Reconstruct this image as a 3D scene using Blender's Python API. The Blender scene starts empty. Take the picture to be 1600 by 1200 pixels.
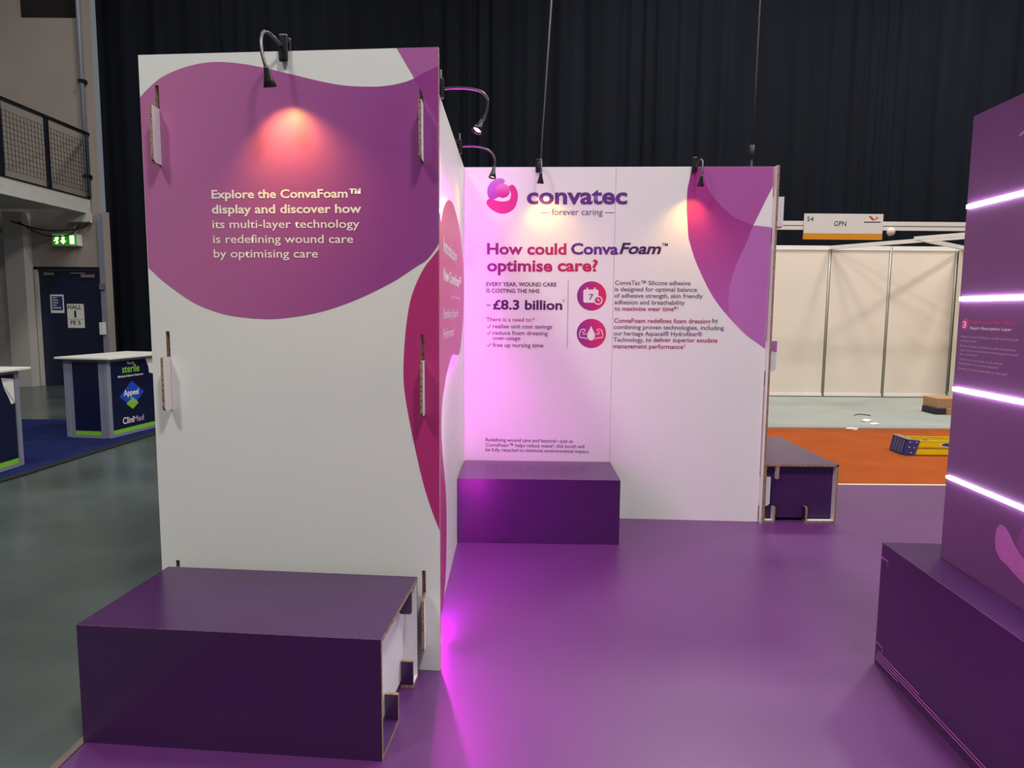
import bpy, bmesh, math, random
from mathutils import Vector, Matrix
from mathutils.geometry import tessellate_polygon
random.seed(7)
C = bpy.context.scene.collection
SC = bpy.context.scene
PI = math.pi

# ------------------------------------------------------------------ camera
CAM_H, FOC, PITCH, ROLL = 1.411, 1082.0, 0.1058, 0.0081
cd = bpy.data.cameras.new('camera'); cam = bpy.data.objects.new('camera', cd); C.objects.link(cam)
cd.sensor_fit = 'HORIZONTAL'; cd.sensor_width = 36.0; cd.lens = FOC / 1600.0 * 36.0
cd.clip_start = 0.02; cd.clip_end = 200
F = Vector((0, math.cos(PITCH), -math.sin(PITCH))); U0 = Vector((0, math.sin(PITCH), math.cos(PITCH))); R0 = Vector((1, 0, 0))
Rv = R0 * math.cos(ROLL) + U0 * math.sin(ROLL); Uv = -R0 * math.sin(ROLL) + U0 * math.cos(ROLL)
cam.matrix_world = Matrix(((Rv.x, Uv.x, -F.x, 0), (Rv.y, Uv.y, -F.y, 0), (Rv.z, Uv.z, -F.z, CAM_H), (0, 0, 0, 1)))
SC.camera = cam

# ------------------------------------------------------------------ world, hall lights, exposure
SC.view_settings.view_transform = 'Standard'; SC.view_settings.look = 'None'
SC.view_settings.gamma = 1.0; SC.view_settings.use_curve_mapping = False
SC.view_settings.exposure = 0.0
w = bpy.data.worlds.new('hall_air'); SC.world = w; w.use_nodes = True
w.node_tree.nodes['Background'].inputs[0].default_value = (0.86, 0.90, 1.0, 1)
w.node_tree.nodes['Background'].inputs[1].default_value = 0.16

def area(name, loc, size, energy, col=(1, 0.96, 0.9), aim=None):
    l = bpy.data.lights.new(name, 'AREA'); l.shape = 'SQUARE'; l.size = size; l.energy = energy; l.color = col
    o = bpy.data.objects.new(name, l); C.objects.link(o); o.location = loc
    if aim: o.rotation_euler = (Vector(aim) - Vector(loc)).to_track_quat('-Z', 'Y').to_euler()
    return o
# the hall's high-bay lamps in rows under its roof
for i, (x, y, e) in enumerate([(-4, -1.6, 330), (2, -1.6, 420), (-4, 4, 150), (2.5, 3.6, 190), (8, 4, 300), (3, 9.6, 300), (8, 9.6, 330), (-4.5, 10, 110)]):
    area('high_bay_lamp', (x, y, 8.5), 1.0, e * 1.09)

# ------------------------------------------------------------------ materials
def lin(c):
    return tuple(((v / 255) / 12.92 if v / 255 <= 0.04045 else ((v / 255 + 0.055) / 1.055) ** 2.4) for v in c)
MATS = {}
def mat(name, rgb, rough=0.55, var=0.06, scale=6.0, bump=0.0, spec=0.5, metal=0.0, emit=None, estr=0.0, rgb2=None, axis=None, detail=4, coat=0.0, aniso=None, rvar=0.0):
    """rgb is an sRGB 0-255 colour; noise varies it a little; rgb2+axis=(component,lo,hi) adds a printed gradient in object space"""
    m = bpy.data.materials.new(name); m.use_nodes = True; nt = m.node_tree; N = nt.nodes; L = nt.links
    b = N['Principled BSDF']; c = lin(rgb)
    tc = N.new('ShaderNodeTexCoord'); nz = N.new('ShaderNodeTexNoise'); nz.inputs['Scale'].default_value = scale; nz.inputs['Detail'].default_value = detail
    src = tc.outputs['Object']
    if aniso:
        mp = N.new('ShaderNodeMapping'); mp.inputs['Scale'].default_value = aniso; L.new(src, mp.inputs['Vector']); L.new(mp.outputs[0], nz.inputs['Vector'])
    else:
        L.new(src, nz.inputs['Vector'])
    mx = N.new('ShaderNodeMix'); mx.data_type = 'RGBA'; mx.blend_type = 'MULTIPLY'; mx.inputs[0].default_value = 1.0
    rp = N.new('ShaderNodeValToRGB'); lo, hi = 1 - var, 1 + var
    rp.color_ramp.elements[0].position = 0.3; rp.color_ramp.elements[1].position = 0.7
    rp.color_ramp.elements[0].color = (lo, lo, lo, 1); rp.color_ramp.elements[1].color = (hi, hi, hi, 1)
    L.new(nz.outputs[0], rp.inputs[0]); L.new(rp.outputs[0], mx.inputs[7])
    if rgb2:
        sp = N.new('ShaderNodeSeparateXYZ'); L.new(src, sp.inputs[0])
        mr = N.new('ShaderNodeMapRange'); mr.inputs[1].default_value = axis[1]; mr.inputs[2].default_value = axis[2]
        L.new(sp.outputs[axis[0]], mr.inputs[0])
        g = N.new('ShaderNodeMix'); g.data_type = 'RGBA'; c2 = lin(rgb2)
        g.inputs[6].default_value = (*c, 1); g.inputs[7].default_value = (*c2, 1); L.new(mr.outputs[0], g.inputs[0]); L.new(g.outputs[2], mx.inputs[6])
    else:
        mx.inputs[6].default_value = (*c, 1)
    L.new(mx.outputs[2], b.inputs['Base Color'])
    b.inputs['Roughness'].default_value = rough; b.inputs['Metallic'].default_value = metal
    b.inputs['Specular IOR Level'].default_value = spec; b.inputs['Coat Weight'].default_value = coat
    if rvar:
        mr2 = N.new('ShaderNodeMapRange'); mr2.inputs[3].default_value = rough - rvar; mr2.inputs[4].default_value = rough + rvar
        L.new(nz.outputs[0], mr2.inputs[0]); L.new(mr2.outputs[0], b.inputs['Roughness'])
    if bump:
        bp = N.new('ShaderNodeBump'); bp.inputs['Strength'].default_value = bump; bp.inputs['Distance'].default_value = 0.01
        L.new(nz.outputs[0], bp.inputs['Height']); L.new(bp.outputs[0], b.inputs['Normal'])
    if emit:
        b.inputs['Emission Color'].default_value = (*emit, 1); b.inputs['Emission Strength'].default_value = estr
    MATS[name] = m
    return m

def honeycomb(name):
    """cut edge of honeycomb board: brown paper liner with dark cells"""
    m = bpy.data.materials.new(name); m.use_nodes = True; nt = m.node_tree; N = nt.nodes; L = nt.links
    b = N['Principled BSDF']; tc = N.new('ShaderNodeTexCoord')
    v = N.new('ShaderNodeTexVoronoi'); v.inputs['Scale'].default_value = 105; L.new(tc.outputs['Object'], v.inputs['Vector'])
    r = N.new('ShaderNodeValToRGB'); r.color_ramp.elements[0].position = 0.2; r.color_ramp.elements[1].position = 0.55
    r.color_ramp.elements[0].color = (*lin((92, 70, 54)), 1); r.color_ramp.elements[1].color = (*lin((158, 132, 104)), 1)
    L.new(v.outputs['Distance'], r.inputs[0]); L.new(r.outputs[0], b.inputs['Base Color']); b.inputs['Roughness'].default_value = 0.85
    MATS[name] = m
honeycomb('board_edge')
mat('white_board', (226, 228, 222), 0.42, 0.012, 3, spec=0.4)
mat('white_liner', (222, 220, 222), 0.6, 0.02, 5)
mat('purple_board', (62, 26, 76), 0.26, 0.06, 4, spec=0.65)
mat('purple_inside', (60, 26, 80), 0.5, 0.05, 4)
mat('vinyl_purple', (88, 39, 100), 0.38, 0.09, 1.3, spec=0.75, rvar=0.06)
mat('concrete', (78, 87, 85), 0.24, 0.30, 1.0, bump=0.04, rvar=0.08, detail=9)
mat('orange_carpet', (156, 75, 32), 0.95, 0.10, 3.0, bump=0.3, detail=10, spec=0.1)
mat('grey_carpet', (153, 157, 150), 0.95, 0.05, 2.0, bump=0.2, detail=8, spec=0.1)
mat('navy_carpet', (28, 36, 84), 0.95, 0.12, 4.0, bump=0.3, detail=8, spec=0.1)
mat('black_edge', (14, 15, 20), 0.8)
mat('alu', (176, 170, 164), 0.35, 0.04, 9, metal=0.8)
mat('steel_trim', (190, 170, 160), 0.3, 0.05, 20, metal=0.9)
mat('ramp_grey', (150, 149, 143), 0.7, 0.04)
mat('pale_trim', (226, 210, 196), 0.5, 0.03)
mat('blob_purple', (182, 106, 156), 0.4, 0.01, 2, rgb2=(150, 66, 142), axis=(0, 0.1, 0.95))
mat('blob_pink', (170, 92, 156), 0.4, 0.01, 2)
mat('blob_over', (146, 50, 132), 0.4, 0.01, 2)
mat('blob_magenta', (182, 48, 116), 0.4, 0.01, 2)
mat('leaf_purple', (158, 42, 128), 0.4, 0.01, 2, rgb2=(172, 88, 166), axis=(2, 2.1, 1.3))
mat('leaf_mid', (166, 84, 154), 0.4, 0.01, 2)
mat('leaf_light', (178, 104, 174), 0.4, 0.01, 2)
mat('sign_pink', (190, 66, 134), 0.36, 0.01, 2, rgb2=(212, 86, 130), axis=(2, 0.9, 1.9))
mat('cream', (246, 238, 226), 0.5, 0.0)
mat('white_ink', (244, 238, 244), 0.5, 0.0)
mat('pale_ink', (206, 176, 214), 0.5, 0.0)
mat('pink_ink', (214, 56, 132), 0.5, 0.0)
mat('logo_purple', (92, 36, 124), 0.5, 0.0)
mat('logo_violet', (160, 62, 170), 0.5, 0.0, rgb2=(190, 110, 196), axis=(2, 2.15, 2.27))
mat('logo_magenta', (206, 36, 130), 0.5, 0.0)
mat('logo_ball', (190, 40, 130), 0.4, 0.0, rgb2=(226, 150, 205), axis=(2, 2.17, 2.26))
mat('dark_purple_ink', (62, 22, 74), 0.5, 0.0)
mat('grad_text', (120, 24, 116), 0.5, 0.0, rgb2=(186, 26, 84), axis=(0, 0.15, 0.72))
mat('grad_icon', (112, 38, 130), 0.5, 0.0, rgb2=(206, 30, 92), axis=(0, 0.74, 0.93))
mat('ink', (78, 46, 76), 0.5, 0.0)
mat('mag_ink', (150, 22, 84), 0.5, 0.0)
mat('black_ink', (16, 16, 18), 0.5, 0.0)
mat('green_ink', (130, 200, 60), 0.5, 0.0)
mat('tower_purple', (106, 65, 112), 0.42, 0.05, 2)
mat('tower_petal', (186, 104, 176), 0.45, 0.18, 30, aniso=(1, 1, 9))
mat('petal_dark', (140, 66, 138), 0.45, 0.18, 30, aniso=(1, 1, 9))
mat('print_pink', (206, 120, 196), 0.5, 0.0)
mat('black_plastic', (20, 19, 22), 0.35, 0.05)
mat('gooseneck', (92, 88, 94), 0.3, 0.05, metal=0.8)
mat('bulb', (255, 220, 170), 0.4, 0.0, emit=(1.0, 0.55, 0.16), estr=5)
mat('led_magenta', (255, 120, 255), 0.4, 0.0, emit=(1.0, 0.025, 1.0), estr=215)
mat('led_white', (255, 255, 255), 0.4, 0.0, emit=(0.92, 0.88, 1.0), estr=30)
mat('curtain', (14, 18, 27), 0.9, 0.25, 1.5, spec=0.15, aniso=(2, 2, 0.1))
mat('plaster', (158, 147, 139), 0.85, 0.08, 0.8, bump=0.1, detail=8)
mat('plaster_low', (184, 180, 174), 0.8, 0.06, 1.0, bump=0.1, detail=8)
mat('balcony_paint', (190, 188, 184), 0.7, 0.06)
mat('rail_black', (16, 20, 30), 0.45, 0.05)
mat('door_navy', (22, 30, 58), 0.4, 0.08, 3)
mat('paper', (226, 224, 220), 0.6, 0.02)
mat('notice_blue', (44, 52, 110), 0.5, 0.04)
mat('dark_void', (30, 22, 22), 0.9, 0.2)
mat('exit_green', (10, 150, 40), 0.4, 0.0, emit=(0.01, 0.42, 0.05), estr=0.4)
mat('exit_white', (255, 240, 190), 0.4, 0.0, emit=(1.0, 0.86, 0.45), estr=1.4)
mat('shell_panel', (224, 211, 197), 0.55, 0.02, 1.5)
mat('shell_post', (168, 164, 152), 0.45, 0.04, metal=0.3)
mat('shell_white', (232, 228, 222), 0.45, 0.03)
mat('amber_strip', (224, 148, 34), 0.5, 0.03)
mat('mark_red', (190, 50, 60), 0.5, 0.0)
mat('mark_orange', (226, 120, 50), 0.5, 0.0)
mat('ladder_yellow', (234, 202, 20), 0.45, 0.05)
mat('ladder_blue', (54, 62, 128), 0.5, 0.08, 20)
mat('cardboard', (170, 128, 92), 0.8, 0.06)
mat('dark_block', (34, 36, 52), 0.7, 0.08)
mat('counter_navy', (16, 20, 56), 0.3, 0.08, 3)
mat('counter_grey', (128, 132, 150), 0.45, 0.04)
mat('counter_top', (226, 224, 216), 0.4, 0.02)
mat('lime', (122, 196, 40), 0.5, 0.03)
mat('appeel_blue', (24, 70, 190), 0.45, 0.03)
mat('cable_black', (44, 44, 50), 0.6, 0.05)
M = MATS

# ------------------------------------------------------------------ helpers
def thing(name, label, cat, loc=(0, 0, 0), rotz=0.0, group=None):
    o = bpy.data.objects.new(name, None); C.objects.link(o); o.empty_display_size = 0.05
    o.location = loc; o.rotation_euler = (0, 0, rotz); o['label'] = label; o['category'] = cat
    if group: o['group'] = group
    return o
def tag(o, label, cat, group=None):
    o['label'] = label; o['category'] = cat
    if group: o['group'] = group
    return o
def struct(o, label=None):
    o['kind'] = 'structure'
    if label: o['label'] = label
    return o
def obj(name, bm, mats, parent=None, smooth=False):
    me = bpy.data.meshes.new(name); bm.to_mesh(me); bm.free()
    for m in (mats if isinstance(mats, (list, tuple)) else [mats]): me.materials.append(M[m] if isinstance(m, str) else m)
    if smooth:
        for p in me.polygons: p.use_smooth = True
    o = bpy.data.objects.new(name, me); C.objects.link(o)
    if parent: o.parent = parent
    return o
def bm_box(bm, a, b, bevel=0.0):
    x0, y0, z0 = a; x1, y1, z1 = b
    r = bmesh.ops.create_cube(bm, size=1.0)
    bmesh.ops.transform(bm, verts=r['verts'], matrix=Matrix.Translation(((x0 + x1) / 2, (y0 + y1) / 2, (z0 + z1) / 2)) @ Matrix.Diagonal((x1 - x0, y1 - y0, z1 - z0, 1)))
    if bevel:
        es = list({e for v in r['verts'] for e in v.link_edges})
        bmesh.ops.bevel(bm, geom=es, offset=bevel, segments=2, affect='EDGES', profile=0.5)
def box(name, a, b, m, parent=None, bevel=0.0):
    bm = bmesh.new(); bm_box(bm, a, b, bevel); return obj(name, bm, m, parent)
def inside(p, poly):
    c = False; j = len(poly) - 1
    for i in range(len(poly)):
        if (poly[i][1] > p[1]) != (poly[j][1] > p[1]) and p[0] < (poly[j][0] - poly[i][0]) * (p[1] - poly[i][1]) / (poly[j][1] - poly[i][1]) + poly[i][0]: c = not c
        j = i
    return c
def plate(name, loops, y0, y1, mats, parent=None, axes='xz'):
    """flat board: outline + holes in local (x,z); front at y0, back at y1; mats = front, back, edge"""
    bm = bmesh.new(); polys = [[Vector((p[0], p[1], 0)) for p in l] for l in loops]
    tris = tessellate_polygon(polys); flat = [p for l in polys for p in l]
    P = (lambda p, d: (p.x, d, p.y)) if axes == 'xz' else ((lambda p, d: (d, p.x, p.y)) if axes == 'yz' else (lambda p, d: (p.x, p.y, d)))
    vf = [bm.verts.new(P(p, y0)) for p in flat]; vb = [bm.verts.new(P(p, y1)) for p in flat]
    for t in tris:
        if len(set(t)) < 3: continue
        f = bm.faces.new([vf[i] for i in t]); f.material_index = 0
        g = bm.faces.new([vb[i] for i in reversed(t)]); g.material_index = 1
    k = 0
    for l in polys:
        n = len(l)
        for i in range(n):
            f = bm.faces.new([vf[k + i], vf[k + (i + 1) % n], vb[k + (i + 1) % n], vb[k + i]]); f.material_index = 2
        k += n
    bmesh.ops.recalc_face_normals(bm, faces=bm.faces)
    return obj(name, bm, mats, parent)
def decal(name, pts, y, m, parent):
    """printed area: 0.3 mm of ink film standing on the board's face"""
    return plate(name, [pts], y, y + 0.0003, [m, m, m], parent)
def smooth_closed(pts, n=4):
    out = []; k = len(pts)
    for i in range(k):
        p0, p1, p2, p3 = (Vector(pts[(i + j - 1) % k]) for j in range(4))
        for s in range(n):
            t = s / n
            out.append(0.5 * ((2 * p1) + (p2 - p0) * t + (2 * p0 - 5 * p1 + 4 * p2 - p3) * t * t + (3 * p1 - p0 - 3 * p2 + p3) * t ** 3))
    return [tuple(v) for v in out]
def smooth_open(pts, n=5):
    pts = [Vector(p) for p in pts]; out = []; k = len(pts)
    for i in range(k - 1):
        p0 = pts[max(i - 1, 0)]; p1 = pts[i]; p2 = pts[i + 1]; p3 = pts[min(i + 2, k - 1)]
        for s in range(n):
            t = s / n
            out.append(0.5 * ((2 * p1) + (p2 - p0) * t + (2 * p0 - 5 * p1 + 4 * p2 - p3) * t * t + (3 * p1 - p0 - 3 * p2 + p3) * t ** 3))
    out.append(pts[-1]); return out
def bm_tube(bm, pts, r, seg=8, closed=False):
    pts = [Vector(p) for p in pts]; n = len(pts); rings = []
    rr = r if isinstance(r, (list, tuple)) else [r] * n
    ref = None
    for i in range(n):
        if closed: t = pts[(i + 1) % n] - pts[i - 1]
        else: t = pts[min(i + 1, n - 1)] - pts[max(i - 1, 0)]
        t.normalize()
        if ref is None:
            ref = Vector((0, 0, 1)) if abs(t.z) < 0.9 else Vector((1, 0, 0))
        a = (ref - t * ref.dot(t)).normalized(); b = t.cross(a); ref = a
        rings.append([bm.verts.new(pts[i] + (a * math.cos(2 * PI * k / seg) + b * math.sin(2 * PI * k / seg)) * rr[i]) for k in range(seg)])
    for i in range(n if closed else n - 1):
        A, B = rings[i], rings[(i + 1) % n]
        for k in range(seg): bm.faces.new([A[k], A[(k + 1) % seg], B[(k + 1) % seg], B[k]])
    if not closed:
        bm.faces.new(list(reversed(rings[0]))); bm.faces.new(rings[-1])
    bmesh.ops.recalc_face_normals(bm, faces=bm.faces)
def tube(name, pts, r, m, parent=None, seg=8, closed=False):
    bm = bmesh.new(); bm_tube(bm, pts, r, seg, closed); return obj(name, bm, m, parent, True)
def stroke_mesh(name, pts, width, y, m, parent):
    bm = bmesh.new(); pts = [Vector(p) for p in pts]; n = len(pts); A = []; B = []
    for i in range(n):
        t = (pts[min(i + 1, n - 1)] - pts[max(i - 1, 0)]).normalized(); nn = Vector((-t.y, t.x)) * width / 2
        p, q = pts[i] + nn, pts[i] - nn
        A.append(bm.verts.new((p.x, y, p.y))); B.append(bm.verts.new((q.x, y, q.y)))
    for i in range(n - 1): bm.faces.new([A[i], A[i + 1], B[i + 1], B[i]])
    for f in bm.faces:
        f.normal_update()
        if f.normal.y > 0: f.normal_flip()
    return obj(name, bm, m, parent)
def bar(name, p, q, wd, ht, m, parent=None):
    p, q = Vector(p), Vector(q); d = q - p; L = d.length; bm = bmesh.new(); bm_box(bm, (-wd / 2, 0, -ht / 2), (wd / 2, L, ht / 2))
    rot = d.to_track_quat('Y', 'Z').to_matrix().to_4x4()
    bmesh.ops.transform(bm, verts=bm.verts, matrix=Matrix.Translation(p) @ rot)
    return obj(name, bm, m, parent)
def dup(root, loc=None, rotz=None):
    r = root.copy(); C.objects.link(r)
    if loc is not None: r.location = loc
    if rotz is not None: r.rotation_euler = (0, 0, rotz)
    for ch in list(root.children):
        c = ch.copy(); C.objects.link(c); c.parent = r
        for g in ch.children:
            d = g.copy(); C.objects.link(d); d.parent = c
    return r
def rect(x0, z0, x1, z1): return [(x0, z0), (x1, z0), (x1, z1), (x0, z1)]
def rrect(x0, z0, x1, z1, r, corners=(1, 1, 1, 1), n=4):
    out = []
    for (cx, cz, a0, on, ex, ez) in ((x0 + r, z0 + r, PI, corners[0], x0, z0), (x1 - r, z0 + r, 1.5 * PI, corners[1], x1, z0), (x1 - r, z1 - r, 0, corners[2], x1, z1), (x0 + r, z1 - r, PI / 2, corners[3], x0, z1)):
        if on: out += [(cx + r * math.cos(a0 + k / n * PI / 2), cz + r * math.sin(a0 + k / n * PI / 2)) for k in range(n + 1)]
        else: out.append((ex, ez))
    return out

def smooth_runs(pts, runs):
    out = []; i = 0
    while i < len(pts):
        run = next((q for q in runs if q[0] == i), None)
        if run:
            out += [tuple(v) for v in smooth_open(pts[run[0]:run[1] + 1], 4)]; i = run[1] + 1
        else:
            out.append(tuple(pts[i])); i += 1
    return out

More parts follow.
